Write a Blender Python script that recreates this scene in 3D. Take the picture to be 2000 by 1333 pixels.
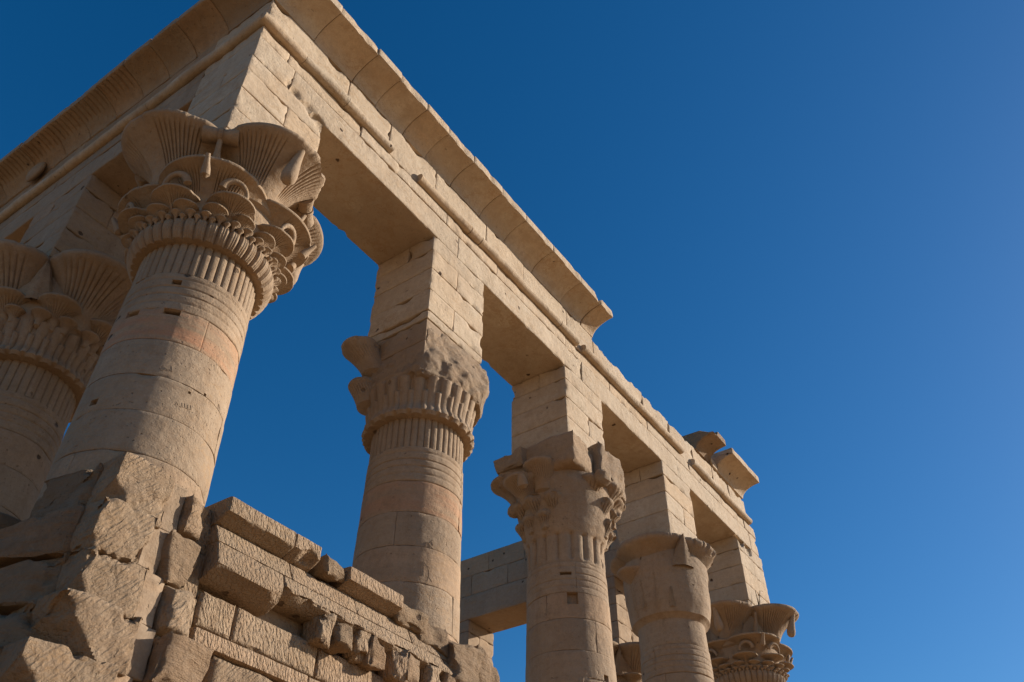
import bpy, math, random
import numpy as np
from mathutils import Matrix
C = bpy.context.scene
for o in list(bpy.data.objects): bpy.data.objects.remove(o)
R_ = math.radians

# ------------------------------------------------------------------ camera
cam_d = bpy.data.cameras.new('camera'); cam = bpy.data.objects.new('camera', cam_d)
C.collection.objects.link(cam); C.camera = cam
cam_d.sensor_width = 36; cam_d.lens = 1734.54/2000*36
cam_d.clip_start = 0.1; cam_d.clip_end = 6000
Rc = ((0.57033642, -0.54716245, -0.61264151), (-0.82140635, -0.37734997, -0.42766646), (0.00282277, 0.74714139, -0.66465914))
Mw = Matrix([list(r)+[t] for r, t in zip(Rc, (-3.7855, -7.6496, 1.4338))]+[[0, 0, 0, 1]])
cam.matrix_world = Mw

# ------------------------------------------------------------------ light
SUN_AZ = -36.0      # degrees from +X, direction towards the sun
SUN_EL = 22.0
w = bpy.data.worlds.new('World'); C.world = w; w.use_nodes = True
nt = w.node_tree; bg = nt.nodes['Background']
sky = nt.nodes.new('ShaderNodeTexSky'); sky.sky_type = 'NISHITA'; sky.sun_disc = False
sky.sun_elevation = R_(SUN_EL); sky.sun_rotation = R_(90-SUN_AZ)
sky.altitude = 200; sky.air_density = 1.0; sky.dust_density = 0.55; sky.ozone_density = 4.0
hs = nt.nodes.new('ShaderNodeHueSaturation'); hs.inputs['Saturation'].default_value = 1.30; hs.inputs['Hue'].default_value = .4995
nt.links.new(sky.outputs[0], hs.inputs['Color']); nt.links.new(hs.outputs[0], bg.inputs[0]); bg.inputs[1].default_value = 0.086
sd = bpy.data.lights.new('sun', 'SUN'); sd.energy = 5.0; sd.angle = R_(0.5); sd.color = (1.0, 0.93, 0.84)
sun = bpy.data.objects.new('sun', sd); C.collection.objects.link(sun)
sun.rotation_euler = (R_(90-SUN_EL), 0, R_(SUN_AZ+90))
C.view_settings.view_transform = 'Standard'; C.view_settings.look = 'None'
C.view_settings.exposure = 0.43; C.view_settings.gamma = 1

# ------------------------------------------------------------------ noise
def _h(i, j, k, s):
    n = (i*374761393 + j*668265263 + k*2147483647 + s*1274126177) & 0xffffffff
    n = ((n ^ (n >> 13))*1274126177) & 0xffffffff
    n = ((n ^ (n >> 16))*2246822519) & 0xffffffff
    return ((n ^ (n >> 15)) & 0xffff)/65535.0
def noise(P, f=1.0, s=0):
    P = np.asarray(P, float)*f + 1000.37
    I = np.floor(P).astype(np.int64); F = P-I; F = F*F*(3-2*F)
    o = 0
    for a in (0, 1):
        for b in (0, 1):
            for c in (0, 1):
                wt = (F[..., 0] if a else 1-F[..., 0])*(F[..., 1] if b else 1-F[..., 1])*(F[..., 2] if c else 1-F[..., 2])
                o = o + wt*_h(I[..., 0]+a, I[..., 1]+b, I[..., 2]+c, s)
    return o*2-1
def fbm(P, f=1.0, s=0, oct=3):
    o = 0; A = 1; T = 0
    for k in range(oct):
        o = o + A*noise(P, f*2**k, s+17*k); T += A; A *= .5
    return o/T

# ------------------------------------------------------------------ mesh collector
class MB:
    def __init__(s): s.V = []; s.F = []; s.T = []; s.n = 0
    def add(s, V, F, tint=.5):
        V = np.asarray(V, float).reshape(-1, 3)
        s.V.append(V); s.F.extend([[i+s.n for i in f] for f in F])
        s.T.append(np.full(len(V), tint) if np.isscalar(tint) else np.asarray(tint, float)); s.n += len(V)
    def build(s, name, mat, parent=None, sharp=35, origin=None):
        o0 = ORG.get(parent.name, (0, 0, 0)) if parent else (origin or (0, 0, 0))
        V = np.vstack(s.V)-np.array(o0)
        me = bpy.data.meshes.new(name); me.from_pydata(V.tolist(), [], s.F)
        at = me.attributes.new('tint', 'FLOAT', 'POINT'); at.data.foreach_set('value', np.concatenate(s.T).astype(np.float32))
        me.polygons.foreach_set('use_smooth', [True]*len(me.polygons))
        me.set_sharp_from_angle(angle=R_(sharp)); me.materials.append(mat); me.update()
        o = bpy.data.objects.new(name, me); C.collection.objects.link(o)
        if parent: o.parent = parent
        else: o.location = o0
        ORG[o.name] = tuple(o0)
        return o
ORG = {}
def thing(name, loc, label, cat, group=None):
    o = bpy.data.objects.new(name, None); C.collection.objects.link(o); o.location = loc
    o.empty_display_size = .3; ORG[o.name] = tuple(loc); tag(o, label, cat, group); return o
def tag(o, label, cat, group=None, kind=None):
    if label: o['label'] = label
    if cat: o['category'] = cat
    if group: o['group'] = group
    o['kind'] = kind or 'thing'
    return o
def copy_thing(root, loc, label, group=None):
    r = root.copy(); C.collection.objects.link(r); r.location = loc; r['label'] = label; ORG[r.name] = tuple(loc)
    if group: r['group'] = group
    for ch in list(root.children):
        c = ch.copy(); C.collection.objects.link(c); c.parent = r
        for g in list(ch.children):
            d = g.copy(); C.collection.objects.link(d); d.parent = c
    return r

rnd = random.Random(7)
def prm(L, res, b):
    b = min(b, L*.2); n = max(1, int(round((L-2*b)/res)))
    return np.array([0]+[b+(L-2*b)*i/n for i in range(n+1)]+[L])

def bite_apply(P, bites, seed=0):
    for (cx, cy, cz, r) in bites:
        d = P-np.array((cx, cy, cz)); L = np.linalg.norm(d, axis=1)
        rr = r*(1+.22*fbm(P, 2.2/r, seed+5, 3))
        m = L < rr
        P[m] += d[m]/np.maximum(L[m], 1e-6)[:, None]*(rr[m]-L[m])[:, None]
    return P

def block(mb, x0, x1, y0, y1, z0, z1, res=.12, bev=.010, rough=.004, chip=.035, seed=None, tint=None, bites=(), warp=None, big=0, gap=.0015, cf=3.0):
    """one dressed or rough stone: a closed box with worn, chipped edges"""
    seed = rnd.randrange(10**6) if seed is None else seed
    tint = rnd.random() if tint is None else tint
    x0 += gap; x1 -= gap; y0 += gap; y1 -= gap; z0 += gap; z1 -= gap
    L = (x1-x0, y1-y0, z1-z0)
    A = [prm(l, res, bev) for l in L]; n = [len(a) for a in A]
    I, J, K = np.meshgrid(*[np.arange(k) for k in n], indexing='ij')
    surf = (I == 0) | (I == n[0]-1) | (J == 0) | (J == n[1]-1) | (K == 0) | (K == n[2]-1)
    idx = -np.ones(n, int); idx[surf] = np.arange(surf.sum())
    Q = np.stack([A[0][I[surf]], A[1][J[surf]], A[2][K[surf]]], 1)
    Lv = np.array(L); lo = Q; hi = Lv-Q
    dist = np.minimum(lo, hi); sgn = np.where(lo < hi, -1.0, 1.0)
    order = np.argsort(dist, axis=1)
    P = Q+np.array((x0, y0, z0)); r = np.arange(len(P))
    n1 = np.zeros_like(P); n2 = np.zeros_like(P)
    n1[r, order[:, 0]] = sgn[r, order[:, 0]]; n2[r, order[:, 1]] = sgn[r, order[:, 1]]
    d2 = dist[r, order[:, 1]]
    N = P.copy()
    if warp is not None: P = warp(P, Q/Lv)
    P = P-(n1+n2)*(np.exp(-d2/(bev*.7))*bev*.55)[:, None]
    nz = fbm(N, cf, seed, 3)
    c = chip*np.clip(nz-.12, 0, 1)*2.2*np.exp(-d2/max(.02, chip*1.3))
    P = P-(n1*.8+n2)*c[:, None]
    P = P+n1*(rough*fbm(N, 5, seed+3, 3))[:, None]
    if big: P = P+n1*(big*fbm(N, 1.7, seed+9, 4))[:, None]+n2*(big*.6*np.exp(-d2/.15)*fbm(N, 2.3, seed+11, 3))[:, None]
    if len(bites): P = bite_apply(P, bites, seed)
    if chip > .02 and warp is None:
        rs = np.random.RandomState(seed % 99991); cb = []
        for _ in range(3):
            if rs.rand() < .62:
                k = rs.randint(0, 2, 3); ax = rs.randint(0, 3); p = np.array([(x0, x1)[k[0]], (y0, y1)[k[1]], (z0, z1)[k[2]]]); p[ax] = rs.uniform(*((x0, x1), (y0, y1), (z0, z1))[ax]) if rs.rand() < .55 else p[ax]
                rr = rs.uniform(.8, 2.4)*chip; out = np.sign(p-np.array(((x0+x1)/2, (y0+y1)/2, (z0+z1)/2))); p = p+out*rr*.42; cb.append((*p, rr))
        if cb: P = bite_apply(P, cb, seed)
    F = []
    def g(a, flip):
        a0, a1, a2, a3 = a[:-1, :-1].ravel(), a[1:, :-1].ravel(), a[1:, 1:].ravel(), a[:-1, 1:].ravel()
        q = np.stack([a0, a3, a2, a1] if flip else [a0, a1, a2, a3], 1); F.extend(q.tolist())
    g(idx[:, :, 0], True); g(idx[:, :, -1], False)
    g(idx[:, 0, :], False); g(idx[:, -1, :], True)
    g(idx[0, :, :], True); g(idx[-1, :, :], False)
    mb.add(P, F, tint)

def grid(mb, P, wrap=False, tint=.5, flip=False):
    """P: (nu,nv,3) sheet of points"""
    nu, nv = P.shape[:2]; i = np.arange(nu*nv).reshape(nu, nv)
    if wrap: i = np.vstack([i, i[:1]])
    a0, a1, a2, a3 = i[:-1, :-1].ravel(), i[1:, :-1].ravel(), i[1:, 1:].ravel(), i[:-1, 1:].ravel()
    q = np.stack([a0, a3, a2, a1] if flip else [a0, a1, a2, a3], 1)
    t = tint if np.isscalar(tint) else np.asarray(tint).ravel()
    mb.add(P.reshape(-1, 3), q.tolist(), t)

def revolve(mb, c, zr, nth=96, rmod=None, tint=.5, bites=(), rough=0, seed=1, caps=True):
    """surface of revolution about the vertical through c; zr: list of (z, r)"""
    zs = np.array([a for a, b in zr]); rs = np.array([b for a, b in zr])
    th = np.linspace(0, 2*np.pi, nth, endpoint=False)
    T, Z = np.meshgrid(th, zs, indexing='ij'); Rr = np.tile(rs, (nth, 1))
    if rmod is not None: Rr = Rr+rmod(T, Z, Rr)
    P = np.stack([c[0]+Rr*np.cos(T), c[1]+Rr*np.sin(T), Z], -1)
    if rough:
        k = rough*fbm(P, 3, seed, 4); P[..., 0] += np.cos(T)*k; P[..., 1] += np.sin(T)*k
    if len(bites): P = bite_apply(P.reshape(-1, 3), bites, seed).reshape(P.shape)
    b = mb.n; grid(mb, P, True, tint)
    if caps:
        nv = len(zs)
        mb.F.append([b+i*nv for i in range(nth)][::-1]); mb.F.append([b+i*nv+nv-1 for i in range(nth)])

def drum(mb, c, rf, z0, z1, joints, seed, tint, res=.06, holes=(), chip=.02):
    """a course of a round shaft made of curved stones that meet at the given joint angles (degrees)"""
    js = [R_(a) for a in joints]
    for q in range(len(js)):
        t0 = js[q]; t1 = js[(q+1) % len(js)]
        while t1 <= t0: t1 += 2*math.pi
        r0 = float(rf(np.array([.5*(z0+z1)]))[0])
        e = .006/r0
        tl = [t0, t0+e*.4, t0+e*2]+list(np.linspace(t0+e*3, t1-e*3, max(6, int((t1-t0)*r0/res))))+[t1-e*2, t1-e*.4, t1]
        td = [.05, .0045, .0]+[0]*(len(tl)-6)+[0, .0045, .05]
        zl = [z0, z0+.003, z0+.012]+list(np.arange(z0+.02, z1-.02, res*.8))+[z1-.012, z1-.003, z1]
        zd = [.05, .0045, 0]+[0]*(len(zl)-6)+[0, .0045, .05]
        hs = []
        for (ha, hz, hw, hh, hd) in holes:
            a = R_(ha)
            while a < t0: a += 2*math.pi
            if a < t1 and z0 < hz < z1:
                a0, a1 = a-hw/2/r0, a+hw/2/r0; zz0, zz1 = hz-hh/2, hz+hh/2
                hs.append((a0, a1, zz0, zz1, hd))
                f = lambda L, D, A, B: zip(*sorted([(l, d) for l, d in zip(L, D) if not (A-.004 < l < B+.004)]+[(A-.003, 0), (A+.002, 0), ((A+B)/2, 0), (B-.002, 0), (B+.003, 0)]))
                tl, td = map(list, f(tl, td, a0, a1)); zl, zd = map(list, f(zl, zd, zz0, zz1))
        T, Z = np.meshgrid(np.array(tl), np.array(zl), indexing='ij')
        D = np.maximum(np.array(td)[:, None], np.array(zd)[None, :])
        r = rf(Z)
        N = np.stack([c[0]+r*np.cos(T), c[1]+r*np.sin(T), Z], -1)
        ed = np.minimum(np.minimum((T-t0)*r0, (t1-T)*r0), np.minimum(Z-z0, z1-Z))
        ch = 1.7*chip*np.clip(fbm(N, 3.5, seed+q, 4)-.08, 0, 1)*2*np.exp(-ed/.035)
        r = r-D-ch+.005*fbm(N, 5, seed, 4)-.004*(((seed*7+q*3) % 5)-2)/2
        for (a0, a1, zz0, zz1, hd) in hs:
            m = (T > a0) & (T < a1) & (Z > zz0) & (Z < zz1); r = np.where(m, r-hd, r)
        P = np.stack([c[0]+r*np.cos(T), c[1]+r*np.sin(T), Z], -1)
        grid(mb, P, False, tint[q % len(tint)] if not np.isscalar(tint) else tint)

def umbel(mb, r_root, r_rim, h, c_root, c_rim, z_rim, az=0, c=(0, 0), nfl=64, lip=.09, seg=96, p=2.2, amp=.012, fans=None, tint=.5, rows=18, bites=(), droop=.04, seed=3, q=1.25, wear=.05):
    """an open papyrus head: a leaning trumpet with a thick rim and engraved rays below it"""
    ph = np.linspace(0, 2*np.pi, seg, endpoint=False)
    t = np.linspace(0, 1, rows)
    rr = r_root+(r_rim-r_root)*t**p; cc = c_root+(c_rim-c_root)*t**q; zz = z_rim-lip-h*(1-t)
    rr = list(rr); cc = list(cc); zz = list(zz); fl = list(np.clip((t-.30)/.2, 0, 1)*np.clip((.97-t)/.05, 0, 1))
    for k in range(1, 5):
        rr.append(r_rim+.018*math.sin(k/4*math.pi)*(lip/.09)); cc.append(c_rim); zz.append(z_rim-lip+lip*k/4); fl.append(0)
    rr += [r_rim*.93, r_rim*.5, .01]; cc += [c_rim]*3; zz += [z_rim+.006, z_rim+.012, z_rim+.012]; fl += [0, 0, 0]
    rr = np.array([.004]+rr); cc = np.array([cc[0]-r_root*.5]+cc); zz = np.array([zz[0]-r_root*.9]+zz); fl = np.array([0]+fl); rows += 1
    PH, RR = np.meshgrid(ph, rr, indexing='ij'); CC = np.tile(cc, (seg, 1)); ZZ = np.tile(zz, (seg, 1)); FL = np.tile(fl, (seg, 1))
    g = np.abs(((PH*nfl/(2*np.pi)) % 1)-.5)*2            # 0 at the middle of a ray, 1 at the groove
    gm = np.ones_like(PH)
    if fans:
        gm = np.zeros_like(PH)
        for (a, wd) in fans:
            dd = np.abs((PH-R_(a)+np.pi) % (2*np.pi)-np.pi); gm = np.maximum(gm, (dd < R_(wd)).astype(float))
    RR = RR-amp*FL*gm*np.clip((g-.55)/.45, 0, 1)*np.minimum(1, RR/(r_rim*.5))
    wn = np.stack([np.cos(PH)*r_rim, np.sin(PH)*r_rim, ZZ*0+seed], -1)
    edge = np.zeros(RR.shape[1]); edge[rows-1:rows+4] = 1; edge[rows-2] = .5
    RR = RR-wear*np.sqrt(r_rim)*edge[None, :]*np.clip(fbm(wn, 5, seed, 4)-.05, 0, 1)*2
    RR = RR+.006*fbm(np.stack([np.cos(PH)*RR, np.sin(PH)*RR, ZZ], -1), 6, seed+4, 3)
    ZZ = ZZ-droop*np.maximum(0, np.cos(PH))*(RR/r_rim)**2*r_rim
    x = CC+RR*np.cos(PH); y = RR*np.sin(PH)
    a = R_(az); P = np.stack([c[0]+x*math.cos(a)-y*math.sin(a), c[1]+x*math.sin(a)+y*math.cos(a), ZZ], -1)
    if len(bites): P = bite_apply(P.reshape(-1, 3), bites, seed).reshape(P.shape)
    grid(mb, P, True, tint)

def tube(mb, pts, rad, seg=14, tint=.5, endcap=True):
    pts = np.asarray(pts, float); n = len(pts); rad = np.full(n, rad) if np.isscalar(rad) else np.asarray(rad, float)
    tg = np.gradient(pts, axis=0); tg /= np.linalg.norm(tg, axis=1)[:, None]
    up = np.array((0, 0, 1.0)) if abs(tg[0][2]) < .9 else np.array((1.0, 0, 0))
    a = np.linspace(0, 2*np.pi, seg, endpoint=False); rows = []
    s = np.cross(tg[0], up); s /= np.linalg.norm(s)
    for i in range(n):
        s = s-tg[i]*(s@tg[i]); s /= np.linalg.norm(s); u = np.cross(s, tg[i])
        rows.append(pts[i]+rad[i]*(np.cos(a)[:, None]*s+np.sin(a)[:, None]*u))
    P = np.stack(rows, 1); b = mb.n; grid(mb, P, True, tint, flip=True)
    if endcap:
        mb.F.append([b+i*n for i in range(seg)]); mb.F.append([b+i*n+n-1 for i in range(seg)][::-1])

def rock(mb, c, r, seed, amp=.25, n=26, tint=None, f=1.6, rot=0, planes=15):
    """a broken lump of stone: flat fracture faces that meet in slightly worn edges"""
    rs = np.random.RandomState(seed)
    th = np.linspace(0, 2*np.pi, 2*n, endpoint=False); ph = np.linspace(.02, np.pi-.02, n)
    T, PH = np.meshgrid(th, ph, indexing='ij')
    D = np.stack([np.sin(PH)*np.cos(T), np.sin(PH)*np.sin(T), np.cos(PH)], -1)
    nn = rs.normal(size=(planes, 3)); nn /= np.linalg.norm(nn, axis=1)[:, None]; dd = rs.uniform(1-amp*1.5, 1.05, planes)
    nn = np.vstack([nn, np.eye(3), -np.eye(3)]); dd = np.concatenate([dd, np.full(6, 1.0)])
    q = np.clip((D@nn.T)/dd, 1e-3, None)
    R = 1/((q**14).sum(-1)**(1/14))
    P0 = D*R[..., None]
    P = P0*(1+.10*fbm(P0, 2.2, seed, 4)+.05*fbm(P0, 7, seed+2, 3))[..., None]*np.array(r)
    a = R_(rot); X = P[..., 0]*math.cos(a)-P[..., 1]*math.sin(a); Y = P[..., 0]*math.sin(a)+P[..., 1]*math.cos(a)
    P = np.stack([X, Y, P[..., 2]], -1)+np.array(c)
    grid(mb, P, True, rnd.random() if tint is None else tint, flip=True)

def chunk(mb, c, r, seed, jit=.32, big=.22, res=None, rot=0, tint=None):
    """a roughly squared, broken remnant of a stone"""
    rs = np.random.RandomState(seed); J = rs.uniform(-jit, jit, (2, 2, 2, 3)); m = min(r)
    c = np.array(c); r = np.array(r); a = R_(rot); ca, sa = math.cos(a), math.sin(a)
    def wp(P, q):
        o = np.zeros_like(P)
        for i in (0, 1):
            for j in (0, 1):
                for k in (0, 1):
                    w_ = (q[:, 0] if i else 1-q[:, 0])*(q[:, 1] if j else 1-q[:, 1])*(q[:, 2] if k else 1-q[:, 2])
                    o += w_[:, None]*(J[i, j, k]*r)
        d = P-c+o; P = np.stack([d[:, 0]*ca-d[:, 1]*sa, d[:, 0]*sa+d[:, 1]*ca, d[:, 2]], 1)+c
        n = np.stack([fbm(P+7*i, 1.1/m**.5*1.6, seed+i, 4) for i in range(3)], 1)
        return P+n*big*m
    block(mb, c[0]-r[0], c[0]+r[0], c[1]-r[1], c[1]+r[1], c[2]-r[2], c[2]+r[2], res or max(.02, m/9), .03, .012, .06, seed, tint, warp=wp)

# ------------------------------------------------------------------ materials
def stone(name, base, alt, warm, bump=.25, strata=.5, tool=None, pit=.5):
    m = bpy.data.materials.new(name); m.use_nodes = True; t = m.node_tree; N = t.nodes; L = t.links
    bs = N['Principled BSDF']; bs.inputs['Roughness'].default_value = .92
    bs.inputs['Specular IOR Level'].default_value = .15
    geo = N.new('ShaderNodeNewGeometry'); pos = geo.outputs['Position']
    def nz(scale, detail=5, rough=.6, vec=pos):
        n = N.new('ShaderNodeTexNoise'); n.inputs['Scale'].default_value = scale; n.inputs['Detail'].default_value = detail
        n.inputs['Roughness'].default_value = rough; L.new(vec, n.inputs['Vector']); return n.outputs['Fac']
    def mp(sc):
        k = N.new('ShaderNodeMapping'); k.inputs['Scale'].default_value = sc; L.new(pos, k.inputs['Vector']); return k.outputs[0]
    def rng(v, a, b, c=0, d=1):
        k = N.new('ShaderNodeMapRange'); L.new(v, k.inputs[0])
        for i, q in zip((1, 2, 3, 4), (a, b, c, d)): k.inputs[i].default_value = q
        return k.outputs[0]
    def mix(f, a, b, mode='MIX'):
        k = N.new('ShaderNodeMix'); k.data_type = 'RGBA'; k.blend_type = mode
        if isinstance(f, float): k.inputs[0].default_value = f
        else: L.new(f, k.inputs[0])
        for s_, v in ((6, a), (7, b)):
            if isinstance(v, tuple): k.inputs[s_].default_value = (*v, 1)
            else: L.new(v, k.inputs[s_])
        return k.outputs[2]
    def mth(op, a, b=None):
        k = N.new('ShaderNodeMath'); k.operation = op
        for i, v in enumerate((a, b)):
            if v is None: continue
            if isinstance(v, (int, float)): k.inputs[i].default_value = v
            else: L.new(v, k.inputs[i])
        return k.outputs[0]
    at = N.new('ShaderNodeAttribute'); at.attribute_name = 'tint'; tint = at.outputs['Fac']
    col = mix(rng(nz(.9, 4), .35, .68), base, alt)
    # every stone has its own shade: warmer, greyer, darker
    col = mix(rng(tint, .55, 1., 0., .9), col, warm)
    col = mix(rng(tint, .45, .0, 0., .75), col, tuple(q*f for q, f in zip(base, (.75, .73, .71))))
    big = nz(.62, 5, .62)
    col = mix(rng(big, .53, .66, 0., .42), col, tuple(q*f for q, f in zip(base, (.74, .64, .54))))
    mid = nz(9, 6, .65)
    col = mix(rng(mid, .46, .68, 0., .62), col, tuple(q*f for q, f in zip(base, (.72, .66, .60))))
    strk = nz(1.0, 5, .6, mp((2.6, 2.6, .28)))
    col = mix(rng(strk, .52, .70, 0., .55), col, tuple(q*f for q, f in zip(base, (.66, .58, .50))))
    pale = nz(1.4, 6, .7)
    col = mix(rng(pale, .56, .70, 0., .45), col, tuple(min(.62, q*f) for q, f in zip(base, (1.12, 1.16, 1.22))))
    st = nz(1.6, 6, .65, mp((.35, .35, 5.5)))
    col = mix(mth('MULTIPLY', rng(st, .50, .72), strata), col, tuple(q*.72 for q in base), 'MIX')
    st2 = nz(.7, 4, .6, mp((.5, .5, 3.2)))
    col = mix(mth('MULTIPLY', rng(st2, .58, .74), .55*strata), col, (.47, .27, .13))
    # iron-red bedding where the stone is marked with a tint above 1
    col = mix(mth('MULTIPLY', rng(tint, 1.2, 2.0), rng(nz(1.5, 5, .6, mp((.4, .4, 6))), .40, .60)), col, (.47, .225, .12))
    fine = nz(38, 6, .7)
    col = mix(rng(fine, .38, .70, 0., .50), col, tuple(q*.6 for q in base))
    blot = nz(3.3, 6, .7)
    col = mix(rng(blot, .55, .72, 0., .65), col, (base[0]*.62, base[1]*.56, base[2]*.50))
    vn = nz(2.1, 7, .68, mp((.8, .8, 1.9)))
    vein = rng(mth('ABSOLUTE', mth('SUBTRACT', vn, .5)), .004, .022, 1, 0)
    col = mix(mth('MULTIPLY', mth('MULTIPLY', vein, rng(nz(.8, 3), .48, .60)), .55), col, (.36, .22, .11))
    # small holes and pocks, ragged rather than round
    dn = N.new('ShaderNodeTexNoise'); dn.inputs['Scale'].default_value = 9; dn.inputs['Detail'].default_value = 4; L.new(pos, dn.inputs['Vector'])
    dm = N.new('ShaderNodeVectorMath'); dm.operation = 'MULTIPLY_ADD'; L.new(dn.outputs['Color'], dm.inputs[0]); dm.inputs[1].default_value = (.10, .10, .10); L.new(pos, dm.inputs[2]); dpos = dm.outputs[0]
    vo = N.new('ShaderNodeTexVoronoi'); vo.inputs['Scale'].default_value = 7.0; L.new(dpos, vo.inputs['Vector'])
    pm = mth('MULTIPLY', rng(vo.outputs['Distance'], .045, .10, 1., 0.), rng(nz(1.3, 3), .46, .54))
    pm = mth('MULTIPLY', pm, pit)
    vo2 = N.new('ShaderNodeTexVoronoi'); vo2.inputs['Scale'].default_value = 19.0; L.new(dpos, vo2.inputs['Vector'])
    pm2 = mth('MULTIPLY', mth('MULTIPLY', rng(vo2.outputs['Distance'], .10, .20, 1., 0.), rng(nz(1.9, 3), .47, .56)), pit)
    vo3 = N.new('ShaderNodeTexVoronoi'); vo3.inputs['Scale'].default_value = 2.3; L.new(dpos, vo3.inputs['Vector'])
    pm3 = mth('MULTIPLY', mth('MULTIPLY', rng(vo3.outputs['Distance'], .075, .11, 1., 0.), rng(nz(.9, 2), .50, .53)), min(1, pit*2))
    pits = mth('MAXIMUM', mth('MAXIMUM', pm, mth('MULTIPLY', pm2, .7)), pm3)
    col = mix(pits, col, (.10, .062, .038))
    L.new(col, bs.inputs['Base Color'])
    gm = rng(nz(.85, 4), .36, .64, .25, 1.35)
    hgt = mth('MULTIPLY', gm, mth('ADD', mth('MULTIPLY', nz(11, 8, .68), .042), mth('MULTIPLY', nz(48, 4, .6), .012)))
    hgt = mth('SUBTRACT', hgt, mth('MULTIPLY', pits, .05))
    hgt = mth('ADD', hgt, mth('MULTIPLY', st, .010))
    def rot(sc, a):
        k = N.new('ShaderNodeMapping'); k.inputs['Rotation'].default_value = (0, R_(a), 0); L.new(pos, k.inputs['Vector'])
        k2 = N.new('ShaderNodeMapping'); k2.inputs['Scale'].default_value = sc; L.new(k.outputs[0], k2.inputs['Vector']); return k2.outputs[0]
    if tool == 'peck':                                   # short upright gouges of the mason's point
        hgt = mth('ADD', hgt, mth('MULTIPLY', rng(nz(1.0, 2, .5, rot((30, 30, 13), 10)), .40, .56), .022))
        hgt = mth('ADD', hgt, mth('MULTIPLY', nz(30, 4, .7), .02))
    if tool == 'chisel':                                 # diagonal rows of chisel strokes
        wv = N.new('ShaderNodeTexWave'); wv.inputs['Scale'].default_value = 7.0; wv.inputs['Distortion'].default_value = 1.6
        wv.inputs['Detail'].default_value = 4; wv.inputs['Detail Scale'].default_value = 2.0; wv.bands_direction = 'X'
        L.new(rot((1, 1, 1), -40), wv.inputs['Vector'])
        hgt = mth('ADD', hgt, mth('MULTIPLY', mth('MULTIPLY', wv.outputs['Fac'], rng(nz(2.2, 4), .44, .60)), .013))
        g1 = rng(nz(1.0, 2, .5, rot((24, 24, 6.0), -40)), .40, .58)
        hgt = mth('ADD', hgt, mth('MULTIPLY', mth('MULTIPLY', g1, rng(nz(2.0, 4), .60, .44)), .020))
        hgt = mth('ADD', hgt, mth('MULTIPLY', nz(18, 6, .75), .045))
    if tool == 'eroded': hgt = mth('ADD', hgt, mth('MULTIPLY', nz(7, 9, .78), .11))
    if tool == 'rough':
        hgt = mth('ADD', hgt, mth('MULTIPLY', nz(1.0, 6, .65, mp((1.2, 1.2, 13))), .07))
        hgt = mth('ADD', hgt, mth('MULTIPLY', nz(6, 9, .75), .10))
    b = N.new('ShaderNodeBump'); b.inputs['Strength'].default_value = min(1, bump*2.2); b.inputs['Distance'].default_value = 1.0
    L.new(hgt, b.inputs['Height']); L.new(b.outputs[0], bs.inputs['Normal'])
    return m
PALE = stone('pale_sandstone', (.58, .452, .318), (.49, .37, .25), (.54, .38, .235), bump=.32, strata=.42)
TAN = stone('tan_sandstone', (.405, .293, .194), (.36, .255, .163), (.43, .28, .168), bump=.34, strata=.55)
CARVED = stone('carved_sandstone', (.40, .288, .19), (.345, .242, .152), (.41, .272, .166), bump=.32, strata=.3, pit=.3)
PECK = stone('pecked_sandstone', (.41, .288, .184), (.345, .243, .15), (.42, .275, .168), bump=.42, strata=.35, tool='peck', pit=.4)
CHIS = stone('chiselled_sandstone', (.41, .288, .184), (.345, .243, .15), (.41, .272, .165), bump=.42, strata=.35, tool='chisel', pit=.4)
ROUGH = stone('broken_sandstone', (.40, .278, .175), (.335, .236, .143), (.41, .262, .155), bump=.45, strata=.45, tool='rough', pit=.5)
ERODED = stone('eroded_sandstone', (.46, .335, .224), (.40, .288, .188), (.46, .31, .19), bump=.36, strata=.3, tool='eroded', pit=.4)
def simple(name, col, rough=.9):
    m = bpy.data.materials.new(name); m.use_nodes = True; b = m.node_tree.nodes['Principled BSDF']
    n = m.node_tree.nodes.new('ShaderNodeTexNoise'); n.inputs['Scale'].default_value = 4; n.inputs['Detail'].default_value = 8
    r = m.node_tree.nodes.new('ShaderNodeValToRGB'); r.color_ramp.elements[0].color = (*[c*.75 for c in col], 1); r.color_ramp.elements[1].color = (*[min(1, c*1.2) for c in col], 1)
    m.node_tree.links.new(n.outputs['Fac'], r.inputs[0]); m.node_tree.links.new(r.outputs[0], b.inputs['Base Color']); b.inputs['Roughness'].default_value = rough
    return m
SAND = simple('sand', (.32, .180, .072))
TWIG = simple('dry_twig', (.10, .075, .045))

# ------------------------------------------------------------------ ground
mb = MB(); n = 60
gx = np.concatenate([-np.geomspace(3000, 30, 10), np.linspace(-25, 45, 36), np.geomspace(50, 3000, 10)])
gy = np.concatenate([-np.geomspace(3000, 30, 10), np.linspace(-25, 45, 36), np.geomspace(50, 3000, 10)])
X, Y = np.meshgrid(gx, gy, indexing='ij'); Z = .05*noise(np.stack([X, Y, X*0], -1), .3, 4)-.06
grid(mb, np.stack([X, Y, Z], -1)); g = mb.build('ground', SAND); g['kind'] = 'structure'

# ------------------------------------------------------------------ building measures
H1, H2, ZF, ZJ = 14.15, 15.04, 15.25, 15.95       # soffit, torus bottom, frieze bottom, cornice joint
ZL0, ZL1, OC = 16.30, 16.53, .60                  # cornice lip
S, W, D, LEN = 4.6, 1.61, 1.43, 20.0
COLS = [(.783, .775), (5.43, .71), (10.05, .68), (14.66, .67), (19.22, .72)]
CLEFT = (.80, 4.86)
FAR2, FAR3 = (19.25, 4.86), (19.25, 10.41)

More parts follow.
